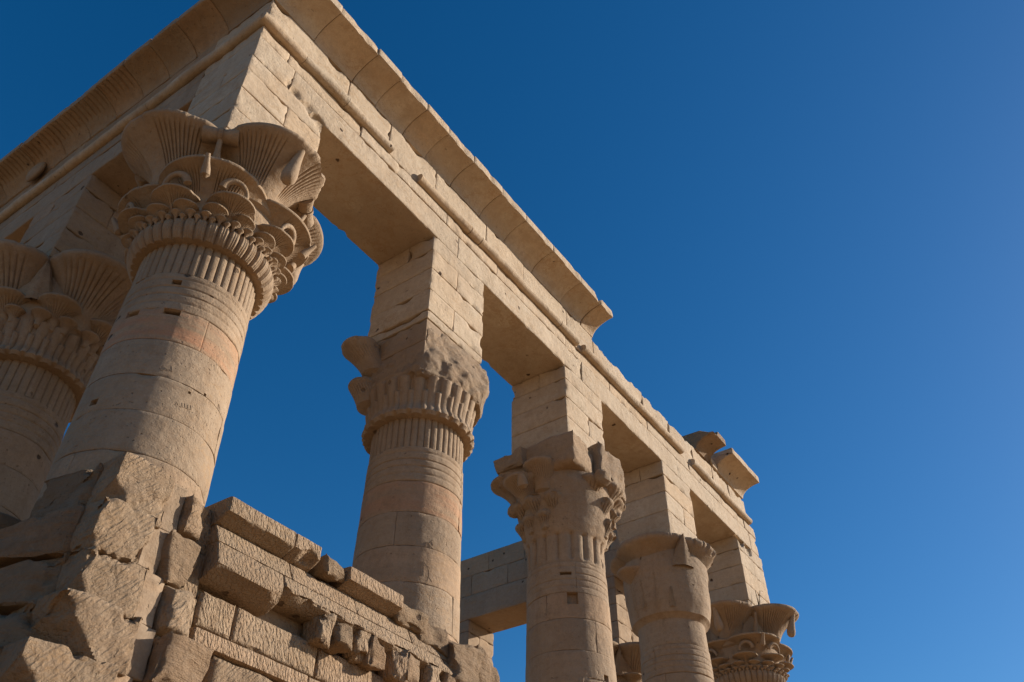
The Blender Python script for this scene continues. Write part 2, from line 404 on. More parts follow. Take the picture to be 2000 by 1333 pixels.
def masonry(mb, x0, x1, y0, y1, levels, along='x', lens=(1.0, 1.6), res=.13, jit=.006, full=False, **kw):
    """courses of stones; each course is split along its length at random joints"""
    for a, b in zip(levels[:-1], levels[1:]):
        A0, A1 = (x0, x1) if along == 'x' else (y0, y1)
        cuts = [A0]
        while not full and A1-cuts[-1] > lens[1]*1.15: cuts.append(cuts[-1]+rnd.uniform(*lens))
        cuts.append(A1)
        for p, q in zip(cuts[:-1], cuts[1:]):
            d = rnd.uniform(-jit, jit)
            if along == 'x': block(mb, p, q, y0+d, y1+d, a, b, res, **kw)
            else: block(mb, x0+d, x1+d, p, q, a, b, res, **kw)

def impost(parent, x0, x1, y0, y1, zb, seed=0, mat=PALE, levels=None, bites=()):
    mb = MB(); lv = levels or [12.2, 12.72, 13.25, 13.75, H1]
    lv = [zb]+[z for z in lv if z > zb+.15]
    for k, (a, b) in enumerate(zip(lv[:-1], lv[1:])):
        j = rnd.uniform(-.008, .008)
        xm = x0+(x1-x0)*rnd.uniform(.40, .62); ym = y0+(y1-y0)*rnd.uniform(.4, .62)
        kw = dict(chip=.055, bites=bites, rough=.008)
        if b >= H1-.01:                              # top course: joint on the inner face
            block(mb, x0+j, x1+j, y0-j, ym, a, b, .06, **kw); block(mb, x0+j, x1+j, ym, y1, a, b, .06, **kw)
        elif k % 2:                                  # two stones side by side
            block(mb, x0+j, xm, y0+j, y1+j, a, b, .06, **kw); block(mb, xm, x1+j, y0+j+.004, y1, a, b, .06, **kw)
        else: block(mb, x0+j, x1+j, y0-j, y1, a, b, .06, **kw)
    return mb.build('impost', mat, parent)

def rad(z): return .775+np.maximum(0, 9.9-z)*.0190
def rings(z):
    """shaft radius with the five raised bands under the reeds"""
    r = rad(z); 
    for g0 in (8.86, 9.00, 9.13, 9.26, 9.40): r = r-.016*np.exp(-((z-g0)/.012)**2)
    return r
def shaft(parent, c, seed, holes=(), tints=None, zt=8.86, red=None, low=3.2, mat=TAN):
    rs = random.Random(seed); mb = MB()
    z = low; base = 60+seed*37
    lv = [zt]
    while lv[-1] > low+.4: lv.append(lv[-1]-rs.uniform(.46, .60))
    lv = lv[::-1]
    for k, (a, b) in enumerate(zip(lv[:-1], lv[1:])):
        tn = [rs.random(), rs.random()]
        if red and a < red < b: tn = [rs.uniform(1.6, 1.9), rs.uniform(1.5, 1.9)]
        a0 = rs.uniform(0, 360)
        drum(mb, c, rad, a, b, [a0, a0+rs.uniform(150, 210)], seed*91+k, tn, holes=holes)
    a0 = rs.uniform(0, 360)
    drum(mb, c, rings, zt, 9.5, [a0, a0+170], seed*91+50, [.4, .6], res=.02, holes=holes)
    # plain foot down to the pavement
    revolve(mb, c, [(0, rad(0.)+.08), (.35, rad(0.)+.08), (.36, rad(.4)), (low+.02, rad(low)-.002)], 48, tint=.5)
    return mb.build('shaft', mat, parent)
def reeds(mb, c, z0, z1, n=44, r=.765, amp=.034, tint=.4, bites=(), seed=1):
    zs = [(z0-.01, r-.05), (z0, r)]+[(z0+(z1-z0)*i/8, r) for i in range(1, 9)]+[(z1+.05, r)]
    def f(T, Z, R):
        u = (T*n/(2*np.pi)) % 1
        return amp*(np.sqrt(np.clip(1-(2*u-1)**2, 0, 1))-.8)
    revolve(mb, c, zs, n*10, f, tint, bites=bites, seed=seed)
def bundle(mb, c, z0=10.05, z1=10.33, n=40, r=.80, out=.15, tint=.45, top=.93):
    zs = [(z0, .72)]+[(z0+(z1-z0)*i/10, r+out*math.sin(math.pi*min(1, .12+.62*i/10))**.6+(top-r)*.3*i/10) for i in range(11)]+[(z1+.02, top-.05)]
    def f(T, Z, R):
        u = (T*n/(2*np.pi)) % 1
        u2 = (T*n*5/(2*np.pi)) % 1
        return (-.045*np.clip((np.abs(2*u-1)-.55)/.45, 0, 1)-.006*(np.abs(2*u2-1) > .6))*(R > .76)
    revolve(mb, c, zs, n*16, f, tint)

# ------------------------------------------------------------------ composite papyrus capital (corner columns)
UM = {}
def papyrus_capital(parent, c, damaged):
    mb = MB(); o = (0, 0)
    reeds(mb, o, 9.5, 10.07); bundle(mb, o)
    revolve(mb, o, [(10.3, .90), (10.5, .93), (10.7, .95), (11.0, .93), (11.4, .90), (11.97, .90)], 96, rough=.012)
    for k in range(32):                              # the lowest row of tiny florets stays with the bell
        umbel(mb, .018, .070, .10, .94, .985, 10.425, k*11.25+5.6, nfl=10, lip=.016, seg=16, amp=0, rows=8, p=3.5, wear=0)
        umbel(mb, .014, .040, .07, .95, .985, 10.365, k*11.25, nfl=10, lip=.014, seg=12, amp=0, rows=6, p=3, wear=0)
    mb.V = [v+np.array((c[0], c[1], 0)) for v in mb.V]
    cap = mb.build('capital', CARVED, parent)
    specs = {'a': dict(r_root=.36, r_rim=.79, h=.86, c_root=.64, c_rim=.90, z_rim=12.0, nfl=64, lip=.085, seg=384, p=2.7, amp=.040, rows=26, q=1.2, fans=[(50, 29), (-50, 29)]),
             'b': dict(r_root=.42, r_rim=.74, h=.46, c_root=.52, c_rim=.62, z_rim=11.2, nfl=84, lip=.05, seg=420, p=3.4, amp=.030, rows=18, fans=[(30, 21), (-30, 21)]),
             'c': dict(r_root=.10, r_rim=.325, h=.30, c_root=.84, c_rim=.93, z_rim=10.72, nfl=44, lip=.032, seg=176, p=3.6, amp=.022, rows=12, fans=[(36, 30), (-36, 30)]),
             'd': dict(r_root=.05, r_rim=.165, h=.19, c_root=.90, c_rim=.965, z_rim=10.54, nfl=22, lip=.024, seg=110, p=4.0, amp=.012, rows=9)}
    for kk, sp in specs.items():
        if kk not in UM:
            u = MB(); umbel(u, **sp); V0 = u
            me = u.build('umbel', CARVED); UM[kk] = me.data; bpy.data.objects.remove(me)
    def put(kk, az):
        ob = bpy.data.objects.new('umbel', UM[kk]); C.collection.objects.link(ob); ob.parent = cap
        ob.location = (c[0]-ORG[parent.name][0], c[1]-ORG[parent.name][1], 0); ob.rotation_euler = (0, 0, R_(az))
    for k in range(4):
        az = k*90
        if damaged and az == 270:                     # this one has lost part of its rim
            u = MB(); umbel(u, az=az, c=c, bites=[(c[0]+.52, c[1]-1.72, 12.02, .27), (c[0]+.86, c[1]-1.45, 12.05, .22)], **specs['a']); u.build('umbel', CARVED, cap)
        elif damaged and az == 180:
            u = MB(); umbel(u, az=az, c=c, bites=[(c[0]-1.78, c[1]-.25, 12.12, .20)], **specs['a']); u.build('umbel', CARVED, cap)
        else: put('a', az)
    for k in range(4): put('b', 45+k*90)
    for k in range(8): put('c', 22.5+k*45)
    for k in range(16): put('d', 11.25+k*22.5)
    def pol(az, r, z): return (c[0]+r*math.cos(R_(az)), c[1]+r*math.sin(R_(az)), z)
    for k in range(4):                                # hanging buds on the faces, bound rolls at the corners
        az = k*90
        if not (damaged and az == 180):
            b = MB(); pts = [pol(az, 1.60, 11.93), pol(az, 1.55, 11.8), pol(az, 1.50, 11.66), pol(az, 1.455, 11.52), pol(az, 1.43, 11.42), pol(az, 1.415, 11.33), pol(az, 1.41, 11.28), pol(az, 1.405, 11.26)]
            tube(b, pts, [.045, .055, .075, .10, .115, .105, .07, .02], 20); b.build('bud', CARVED, cap)
        d = 45+k*90; m = np.array(pol(d, 1.16, 11.87)); b = MB(); tv = np.array((-math.sin(R_(d)), math.cos(R_(d)), 0))
        L = .25; rr = [(-1, .0), (-1, .13), (-.9, .135), (-.2, .105), (-.12, .105), (-.12, .125), (.12, .125), (.12, .105), (.2, .105), (.9, .135), (1, .13), (1, .0)]
        tube(b, [m+tv*L*(s+.0001*i) for i, (s, r) in enumerate(rr)], [max(r, .004) for s, r in rr], 24)
        if damaged: b.build('bound_roll', CARVED, cap)
        b = MB(); tube(b, [pol(d, 1.18, 11.80), pol(d, 1.12, 11.6), pol(d, 1.02, 11.4), pol(d, .96, 11.2)], [.035, .04, .07, .09], 12); b.build('stem', CARVED, cap)
        b = MB(); tube(b, [pol(d, 1.42, 11.13), pol(d, 1.36, 11.03), pol(d, 1.30, 10.95), pol(d, 1.26, 10.88), pol(d, 1.25, 10.84)], [.03, .04, .06, .065, .02], 14); b.build('bud', CARVED, cap)
    for k in range(8):                                # curling volutes between the second and third rows
        az = 45*(k//2*2+1)+(20 if k % 2 else -20); s = 1 if k % 2 else -1
        b = MB(); pts = [pol(az-s*8.5*math.cos(math.pi*t), 1.13+.05*math.sin(math.pi*t), 10.84+.17*math.sin(math.pi*t)-.05*t) for t in np.linspace(0, 1, 13)]
        tube(b, pts, np.linspace(.055, .028, 13), 14); b.build('volute', CARVED, cap)
    return cap

# ------------------------------------------------------------------ stalk and palm capital (inner columns)
def stalks(mb, c, z0, z1, n, r0, r1, wd, amp=.05, tint=.45, seed=2, bites=()):
    zs = [(z0, r0-.14)]+[(z0+(z1-z0)*t, r0+(r1-r0)*t**1.2) for t in np.linspace(0, 1, 16)]+[(z1+.01, r1-.12)]
    def f(T, Z, R):
        t = np.clip((Z-z0)/(z1-z0), 0, 1)
        u = np.abs(((T*n/(2*np.pi)) % 1)*2-1); v = np.abs((((T*n/(2*np.pi))+.5) % 1)*2-1)
        a = np.sqrt(np.clip(1-(u/.82)**2, 0, 1)); b2 = np.sqrt(np.clip(1-(v/.5)**2, 0, 1))*(t < .55)*np.clip(t/.08, 0, 1)
        bulge = .10*np.exp(-((t-.07)/.12)**2)
        return amp*np.maximum(a*(t < .93), b2*1.25)-amp*.8+bulge
    revolve(mb, c, zs, n*14, f, tint, rough=.006, seed=seed, bites=bites)
def leaf(mb, c, az, z0, z1, r0, r1, wid, tint=.5):
    """a pointed leaf with herring-bone ribs, standing on the bell"""
    a = R_(az); rad_ = np.array((math.cos(a), math.sin(a), 0)); tg = np.array((-math.sin(a), math.cos(a), 0))
    nu, nv = 13, 60; P = np.zeros((nu, nv, 3))
    for j in range(nv):
        t = j/(nv-1); wd = wid*(1-t)**.85+.01; r = r0+(r1-r0)*t
        for i in range(nu):
            u = 2*i/(nu-1)-1
            rib = .012*(((t*26-abs(u)*3.0) % 1) < .45)
            h = .10*(1-abs(u))*(1-t*.5)+rib*(abs(u) > .12)
            if i in (0, nu-1): h = -.10
            P[i, j] = np.array((c[0], c[1], 0))+rad_*(r+h)+tg*(wd*u)+np.array((0, 0, z0+(z1-z0)*t))
    grid(mb, P, False, tint)
def palm_capital(parent, c, lobes=(0, 90, 180, 270), mids=True, bites=()):
    mb = MB(); reeds(mb, c, 9.5, 10.07, 40, amp=.028)
    stalks(mb, c, 10.06, 10.80, 26, .84, 1.02, .1, .085)
    revolve(mb, c, [(10.5, .9), (10.9, .97), (11.3, .98), (11.97, .92)], 96, rough=.015)
    cap = mb.build('capital', CARVED, parent)
    for az in lobes:
        u = MB(); umbel(u, .34, .78, 1.0, .66, .90, 11.95, az, c, 40, .11, 240, 2.5, .035, [(48, 30), (-48, 30), (0, 10)], rows=24, bites=bites); u.build('umbel', CARVED, cap)
    if mids:
        for k in range(8):
            u = MB(); umbel(u, .10, .33, .44, .86, .96, 11.12, 22.5+45*k, c, 30, .045, 120, 3.0, .016, None, rows=14); u.build('umbel', CARVED, cap)
        for k in range(16):
            u = MB(); umbel(u, .05, .15, .20, .95, 1.0, 10.86, 11.25+22.5*k, c, 18, .028, 72, 3.0, .010, None, rows=8); u.build('umbel', CARVED, cap)
    for k in range(4):
        b = MB(); leaf(b, c, 45+90*k, 11.05, 11.85, 1.0, 1.12, .26); b.build('leaf', CARVED, cap)
    return cap

# ------------------------------------------------------------------ the five columns of the sunny side
col1 = thing('stone_column', (COLS[0][0], COLS[0][1], 0), 'tall round corner column nearest the viewer, its carved papyrus capital lit at one side', 'column', 'columns of the kiosk')
shaft(col1, COLS[0], 3, holes=[(-168, 8.83, .19, .11, .16), (-132, 8.82, .20, .09, .18), (-137, 9.33, .12, .08, .12), (-170, 7.46, .10, .08, .12), (-84, 7.85, .03, .03, .05), (-98, 7.75, .03, .03, .05)], red=8.55)
papyrus_capital(col1, COLS[0], True)
impost(col1, 0, W, 0, D, 12.0, bites=[(1.25+.10*i, -.09, 14.20-.05*i, .15+.03*(i % 2)) for i in range(4)]+[(1.68, -.10, 13.9, .17), (1.70, -.1, 13.4, .14)])

col2 = thing('stone_column', (COLS[1][0], COLS[1][1], 0), 'column with ribbed stalk capital hacked flat, two curled lobes left on its left side', 'column', 'columns of the kiosk')
shaft(col2, COLS[1], 5, red=8.4, holes=[(-95, 9.72, .3, .2, .05)])
def cap2(parent, c):
    mb = MB()
    reeds(mb, c, 9.5, 10.07, 44, amp=.03)
    stalks(mb, c, 10.06, 10.92, 24, .83, .98, .1, .065)
    cap = mb.build('capital', CARVED, parent)
    m = MB(); x0, x1, y0, y1 = S+.01, S+W-.02, .015, D-.02
    block(m, x0, c[0]-.18, y0, y1, 10.84, 11.50, .07, chip=.05, rough=.008, tint=.3); block(m, c[0]-.18, x1, y0+.02, y1, 10.84, 11.50, .07, chip=.06, rough=.01, tint=.5)
    block(m, x0, x1, y0, y1, 11.50, 12.0, .06, chip=.06, rough=.01, tint=.35); m.build('hacked_core', TAN, cap)
    def wp(P, q):
        P = P.copy(); yf = np.interp(P[:, 2], [10.5, 10.9, 11.2, 11.6, 11.95], [-.18, -.26, -.30, -.16, -.01])
        P[:, 1] += (1-q[:, 1])*yf*np.clip((q[:, 0]-.02)/.42, 0, 1)**.8
        d = P[:, :2]-np.array(c); r = np.linalg.norm(d, axis=1); lim = np.interp(P[:, 2], [10.5, 10.9, 11.3, 11.75, 12.0], [.94, 1.07, 1.16, 1.14, 1.10])
        P[:, :2] = np.array(c)+d*np.minimum(1, lim/np.maximum(r, .01))[:, None]; return P
    m = MB(); block(m, S+.015, c[0]+1.1, .004, c[1]+.5, 10.80, 11.97, .024, .03, .075, .12, 311, big=.09, warp=wp)
    m.build('broken_face', ERODED, cap)
    for (z, rr, cr, az, h) in ((11.86, .34, 1.18, 146, .46), (11.16, .25, 1.03, 138, .38)):
        u = MB(); umbel(u, .24, rr, h, .86, cr, z, az, c, 30, .10, 120, 2.2, .012, [(0, 120)], rows=16, wear=.08); u.build('umbel', CARVED, cap)
cap2(col2, COLS[1])
impost(col2, S, S+W, 0, D, 12.0)

col3 = thing('stone_column', (COLS[2][0], COLS[2][1], 0), 'column with big blocky broken capital, small fan lobes surviving at its left', 'column', 'columns of the kiosk')
shaft(col3, COLS[2], 8, holes=[(-142, 8.75, .20, .22, .10), (-150, 9.25, .22, .06, .10), (-100, 7.3, .12, .22, .1)])
def cap3(parent, c):
    mb = MB(); x, y = c
    zs = [(9.48, .74), (9.5, .765), (10.1, .765), (10.15, .80), (10.35, .86), (10.8, .95), (11.2, 1.02), (11.42, 1.0)]
    def f(T, Z, R):
        n = 18; u = np.abs(((T*n/(2*np.pi)) % 1)*2-1); k = (Z < 10.14) & (Z > 9.58)
        return .06*(np.sqrt(np.clip(1-(u/.9)**2, 0, 1))-.8)*k
    zz = [(float(a), float(np.interp(a, [p for p, q in zs], [q for p, q in zs]))) for a in np.linspace(9.48, 11.42, 48)]
    revolve(mb, c, zz, 176, f, .4, rough=.02, bites=[(x+.35, y-1.02, 9.9, .33), (x+.7, y-.85, 9.75, .3)])
    cap = mb.build('capital', TAN, parent)
    m = MB()
    block(m, x-1.02, x-.16, y-.90, y+.98, 11.42, 12.20, .05, .06, .02, .12, 77, big=.10, bites=[(x-1.25, y-1.15, 12.25, .42), (x-1.3, y+.5, 12.5, .45)])
    block(m, x-.16, x+.74, y-1.04, y+.9, 11.38, 12.34, .05, .06, .02, .14, 78, big=.13, bites=[(x-.25, y-1.3, 12.6, .38)])
    m.build('broken_top', ERODED, cap)
    m = MB(); block(m, x+.56, x+1.08, y-.94, y+.3, 11.43, 12.20, .035, .05, .03, .07, 402, big=.08, bites=[(x+1.15, y-1.05, 12.3, .30)]); m.build('broken_top', ERODED, cap)
    m = MB(); chunk(m, (x-.72, y+.62, 11.90), (.40, .36, .22), 91, .25, .25); m.build('broken_shoulder', ERODED, cap)
    for (az, z, rr, cr, h, sd) in ((172, 10.92, .20, .92, .32, 21), (146, 10.94, .21, .92, .32, 22), (198, 10.90, .18, .90, .3, 23), (160, 10.60, .15, .86, .24, 24), (184, 10.58, .14, .86, .24, 25), (136, 10.60, .15, .86, .24, 26), (-108, 11.34, .30, .90, .42, 3), (-72, 11.40, .34, .92, .5, 4), (-38, 11.42, .36, .96, .5, 5), (-5, 11.40, .36, .96, .5, 6), (-88, 10.98, .21, .90, .34, 7), (-58, 10.96, .23, .92, .34, 8), (-28, 10.98, .23, .94, .34, 9), (-75, 10.62, .16, .86, .26, 10), (-45, 10.60, .17, .88, .26, 11)):
        rs = np.random.RandomState(sd); a = R_(az); e = cr+rr*.9
        bt = [(x+e*math.cos(a+rs.uniform(-.25, .25)), y+e*math.sin(a+rs.uniform(-.25, .25)), z+rs.uniform(-.15, .12), rr*rs.uniform(.45, .75)) for _ in range(2)]
        u = MB(); umbel(u, .10, rr, h, .78, cr, z, az, c, 16, .10, 80, 1.9, .03, None, rows=18, bites=bt, wear=.16, seed=sd); u.build('worn_umbel', ERODED, cap)
    for (z, rr, cr, az, h) in ((11.66, .42, 1.10, 128, .5), (11.36, .38, 1.08, 162, .45), (11.60, .36, 1.0, 186, .5)):
        u = MB(); umbel(u, .22, rr, h, .84, cr, z, az, c, 40, .08, 200, 2.4, .020, None, rows=18, wear=.09); u.build('umbel', CARVED, cap)
    b = MB(); tube(b, [(x-1.42, y+.10, 11.22), (x-1.39, y+.10, 11.1), (x-1.35, y+.10, 11.0), (x-1.32, y+.10, 10.95)], [.06, .10, .11, .05], 16); b.build('bud', CARVED, cap)
cap3(col3, COLS[2])
impost(col3, 2*S, 2*S+W, 0, D, 12.1)

col4 = thing('stone_column', (COLS[3][0], COLS[3][1], 0), 'column with worn smooth bell capital, a wide lined rim overhanging its left side', 'column', 'columns of the kiosk')
shaft(col4, COLS[3], 11)
def cap4(parent, c):
    mb = MB(); x, y = c
    zs = [(9.48, .74), (9.5, .77), (10.1, .77), (10.14, .80), (10.2, .90), (10.5, .96), (10.9, 1.0), (11.3, 1.02), (11.6, 1.0), (12.0, .9)]
    zz = [(float(a), float(np.interp(a, [p for p, q in zs], [q for p, q in zs]))) for a in np.linspace(9.48, 12.0, 46)]
    revolve(mb, c, zz, 128, None, .45, rough=.018, bites=[(x+.55, y-1.15, 11.05, .38), (x+.35, y-1.25, 10.75, .33)])
    cap = mb.build('capital', TAN, parent)
    for az in (180, 90):
        u = MB(); umbel(u, .45, .92, .75, .42, .42, 12.04, az, c, 110, .14, 330, 2.6, .010, None, rows=18); u.build('umbel', CARVED, cap)
    u = MB(); umbel(u, .30, .78, .8, .6, .6, 12.0, 0, c, 60, .12, 180, 2.2, .008, None, rows=14); u.build('umbel', CARVED, cap)
    u = MB(); umbel(u, .50, .84, .72, .40, .44, 12.02, -78, c, 90, .16, 270, 2.4, .012, None, rows=20, wear=.14, seed=31, tint=.5,
                    bites=[(x+.10, y-1.42, 12.16, .30), (x-.35, y-1.3, 12.14, .22), (x+.62, y-1.22, 11.98, .30), (x+.95, y-.9, 12.12, .28)]); u.build('worn_umbel', ERODED, cap)
    for az, z0_, z1_, wd in ((-170, 10.45, 11.15, .17), (170, 10.4, 11.0, .16), (150, 10.45, 11.2, .16), (-150, 10.3, 10.75, .12)):
        b = MB(); leaf(b, (x-.03*math.cos(R_(az)), y-.03*math.sin(R_(az))), az, z0_, z1_, .90, 1.0, wd); b.build('leaf', CARVED, cap)
    b = MB(); leaf(b, c, -130, 11.25, 12.0, 1.04, 1.20, .28); b.build('leaf', CARVED, cap)
    for az in (150,):
        u = MB(); umbel(u, .10, .36, .5, .8, .93, 11.42, az, c, 40, .07, 120, 2., .008, None, rows=14); u.build('umbel', CARVED, cap)
cap4(col4, COLS[3])
impost(col4, 3*S, 3*S+W, 0, D, 12.05)

col5 = thing('stone_column', (COLS[4][0], COLS[4][1], 0), 'far corner column with complete papyrus capital, rightmost of all the columns', 'column', 'columns of the kiosk')
shaft(col5, COLS[4], 14)
papyrus_capital(col5, COLS[4], False)
impost(col5, 4*S, LEN+.18, 0, D, 12.0, bites=[(4*S+.25, -.12, 14.2, .34), (4*S+.75, -.16, 14.05, .30)])

def scratched(col, c, lines):
    m = MB()
    for L in lines:
        P = []
        for (a0, z0), (a1, z1) in zip(L[:-1], L[1:]):
            for t in np.linspace(0, 1, 5): P.append((a0+(a1-a0)*t, z0+(z1-z0)*t))
        pts = [(c[0]+(rad(z)-.001)*math.cos(R_(a)), c[1]+(rad(z)-.001)*math.sin(R_(a)), z+.0004*i) for i, (a, z) in enumerate(P)]
        tube(m, pts, .0036, 6)
    sh = [o for o in col.children if o.name.startswith('shaft')][0]
    m.build('carved_mark', MARK, sh)
MARK = stone('incised_line', (.33, .235, .155), (.29, .21, .135), (.32, .22, .14))
scratched(col2, COLS[1], [[(-123.6, 7.456), (-122.3, 7.288)], [(-122.6, 7.459), (-121.3, 7.516), (-120.6, 7.293)], [(-121.3, 7.516), (-116.9, 7.448), (-115.0, 7.379), (-114.7, 7.298), (-116.3, 7.226)], [(-114.7, 7.298), (-111.2, 7.231)], [(-116.2, 7.458), (-114.2, 7.428)]])
scratched(col2, COLS[1], [[(-124.9, 7.743), (-123.0, 7.677)], [(-123.4, 7.685), (-119.2, 7.84), (-114.6, 7.778), (-110.4, 7.719)], [(-119.2, 7.84), (-121.0, 7.693)], [(-117.4, 7.815), (-112.3, 7.899)], [(-116.9, 7.707), (-115.1, 7.777), (-117.8, 7.775)], [(-113.7, 7.861), (-112.5, 7.803)]])
scratched(col1, COLS[0], [[(-125.4, 7.93), (-122.9, 7.907), (-121.0, 7.939), (-122.0, 7.962)], [(-120.5, 7.963), (-119.6, 7.924)], [(-118.6, 7.951), (-115.9, 7.933), (-117.6, 8.004)]])
scratched(col1, COLS[0], [[(-105.9, 7.5), (-105.7, 7.555), (-103.8, 7.52)], [(-102.5, 7.515), (-97.9, 7.529), (-92.4, 7.545), (-94.1, 7.594)], [(-101.4, 7.576), (-100.1, 7.525)], [(-99.1, 7.584), (-97.9, 7.529)], [(-96.6, 7.583), (-95.4, 7.535)]])

# columns of the shaded short side and of the far short side
colL = thing('stone_column', (CLEFT[0], CLEFT[1], 0), 'shaded column at the left edge, palm leaf capital half hidden behind the near column', 'column', 'columns of the kiosk')
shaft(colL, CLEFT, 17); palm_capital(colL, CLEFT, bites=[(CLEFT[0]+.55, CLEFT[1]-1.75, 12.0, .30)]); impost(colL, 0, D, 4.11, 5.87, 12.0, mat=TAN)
colF2 = copy_thing(colL, (FAR2[0], FAR2[1], 0), 'distant column seen in the gap between the blocky and the bell capital')
colF3 = copy_thing(colL, (FAR3[0], FAR3[1], 0), 'distant pillar carrying the near end of the far lintel, seen right of the second column')
for r_ in (colF2, colF3):
    for ch in r_.children:
        if ch.name.startswith('impost'): ch.location.x = 18.57-(r_.location.x-CLEFT[0])

# ------------------------------------------------------------------ entablature of the sunny side
ent = thing('entablature', (0, 0, H1), 'long sunlit entablature bridging the five columns, with a broken cornice run', 'entablature')
mb = MB()
jo = [0, .8, S+.72, 2*S+.78, 3*S+.95, LEN-.55, LEN]
for a, b in zip(jo[:-1], jo[1:]):
    bt = [(.80+.11*i, -.07-.01*(i % 3), 14.17+.05*math.sin(i*1.7)-.012*i, .13+.035*math.sin(i*2.3)+.008*i) for i in range(8)] if a == .8 else ([(.78, -.08, 14.26, .14)] if a == 0 else [])
    j = rnd.uniform(-.006, .006)
    if a == 0: block(mb, a, b, j, D, H1, 14.74, .05, chip=.05, bites=bt, tint=.2, rough=.008)
    else: block(mb, a, b, j, D, H1, 14.74, .05, chip=.06, bites=bt, rough=.010)
jo = [0, .62, 2.4, 4.9, 6.6, 9.3, 11.3, 13.2, 15.6, 17.6, 19.2, LEN]
for a, b in zip(jo[:-1], jo[1:]): block(mb, a, b, rnd.uniform(-.016, .012), D, 14.74, H2, .055, chip=.065, rough=.010)
mb.build('architrave', PALE, ent)
def torus(parent, pieces, axis='x'):
    for (a, b) in pieces:
        m = MB(); n = max(4, int((b-a)/.08)); t = np.linspace(a, b, n); k = np.zeros(n)
        P = np.stack([t, k-.035, k+15.145], 1); P[:, 1] += .012*noise(P, 1.5, 3)
        if axis == 'y': P = np.stack([P[:, 1], P[:, 0], P[:, 2]], 1)
        tube(m, P, .105+.010*noise(P*np.array((1, 1, 1)), 4, 8), 20, rnd.random()); m.build('torus_moulding', PALE, parent)
torus(ent, [(-.10, .86), (.87, 1.9), (1.91, 3.15), (3.95, 5.55), (5.57, 5.9), (5.92, 8.95), (8.97, 9.75), (10.0, 12.6), (12.61, 15.1), (15.75, 17.6), (17.62, 19.62)])
mb = MB(); jo = [0, 1.95, 3.1, 4.5, 6.2, 7.6, 9.4, 10.6, 11.5, 13.1, 14.6, 16.0, 17.3, 18.4, LEN-.45]
for i, (a, b) in enumerate(zip(jo[:-1], jo[1:])):
    top = ZJ if b < 10.7 else ZJ-.06-rnd.uniform(0, .06)
    bts = [] if b < 10.7 else [(rnd.uniform(a, b), -.05, top+.12, rnd.uniform(.15, .24)) for _ in range(3)]
    block(mb, a, b, rnd.uniform(-.014, .010), D, H2+.003, top, .055, chip=.07, tint=rnd.uniform(0, .8), bites=bts, rough=.010)
mb.build('frieze', PALE, ent)

def cav(t):  # cavetto from the wall face out to the lip
    a = t*math.pi/2
    return OC*.97*(1-math.cos(a))**.92, ZJ+(ZL0-ZJ)*math.sin(a)**1.0*.93+.07*(ZL0-ZJ)*t
PROF = [(-.95, ZJ+.003), (-.4, ZJ+.003), (0.0, ZJ+.003)]+[cav(t) for t in np.linspace(0.04, 1, 12)]+[(OC, ZL0+.012), (OC+.004, ZL0+.08), (OC+.003, ZL0+.16), (OC-.006, ZL1-.012), (OC-.03, ZL1), (.2, ZL1), (-.4, ZL1+.01), (-.95, ZL1)]
def cornice_block(a, b, parent, axis='x', miter=False, seed=0, bites=(), mat=PALE, tint=None, name='cornice_block', ribs=False, origin=None, chip=.075):
    m = MB(); pr = np.array(PROF); Lb = b-a; n = max(4, int(Lb/.055)) if not ribs else int(Lb/.012)
    s = np.array([0, .006]+list(np.linspace(.02, Lb-.02, n))+[Lb-.006, Lb])+a
    ins = np.zeros(len(s)); ins[0] = ins[-1] = .035; ins[1] = ins[-2] = .008
    U, O = np.meshgrid(s, pr[:, 0], indexing='ij'); Zz = np.tile(pr[:, 1], (len(s), 1))
    if miter: U = np.where(U < a+Lb*.5, a+(U-a)*(1+0*O)-(1-(U-a)/(Lb*.5))*O, U)
    N = np.stack([U, O, Zz], -1)
    nd = np.zeros((len(pr), 2)); d = np.gradient(pr, axis=0); nd[:, 0] = d[:, 1]; nd[:, 1] = -d[:, 0]; nd /= np.linalg.norm(nd, axis=1)[:, None]
    lipw = np.exp(-np.abs(np.arange(len(pr))-15.5)/2.2)
    e = ins[:, None]+chip*np.clip(fbm(N, 3.2, seed, 4)-.10, 0, 1)*2*lipw[None, :]+.006*fbm(N, 3, seed+1, 3)
    if ribs:
        jj = np.arange(len(pr))[None, :]; up = (jj > 8) & (jj < 14)
        e = e+.030*np.clip((np.abs(((U/.125) % 1)-.5)-.30)/.2, 0, 1)*up
        wing = (jj >= 3) & (jj <= 8) & (np.abs(U-6.75) < 2.6-.12*(jj-3)); e = e-.022*wing+.012*wing*(((U*1.2+jj*.5) % 1) < .12)
    O = O-nd[None, :, 0]*e*1.0; Zz = Zz-nd[None, :, 1]*e
    off = rnd.uniform(-.014, .012); O = O+off; Zz = Zz+rnd.uniform(-.008, .008)
    P = np.stack([U, -O, Zz], -1) if axis == 'x' else np.stack([-O, U, Zz], -1)
    if len(bites): P = bite_apply(P.reshape(-1, 3), bites, seed).reshape(P.shape)
    nv = len(pr); bse = m.n
    P2 = np.concatenate([P, P[:, :1]], 1)
    grid(m, P2, False, rnd.random() if tint is None else tint, flip=(axis == 'x'))
    nv += 1; ns = len(s)
    for r0, rev in ((0, axis == 'x'), (ns-1, axis == 'y')):   # end faces, fanned from a point inside the concave outline
        q = P2[r0].mean(0); q[1 if axis == 'x' else 0] = .10; q[2] = ZL1-.10
        m.add([q], [], .5); ci = m.n-1
        for j in range(nv-1): m.F.append([bse+r0*nv+j, bse+r0*nv+j+1, ci][::(1 if rev else -1)])
    return m.build(name, mat, parent, sharp=40, origin=origin)
jo = [0, .98, 1.98, 2.62, 3.42, 4.1, 4.95, 5.95, 6.85, 7.95, 9.15, 10.05]
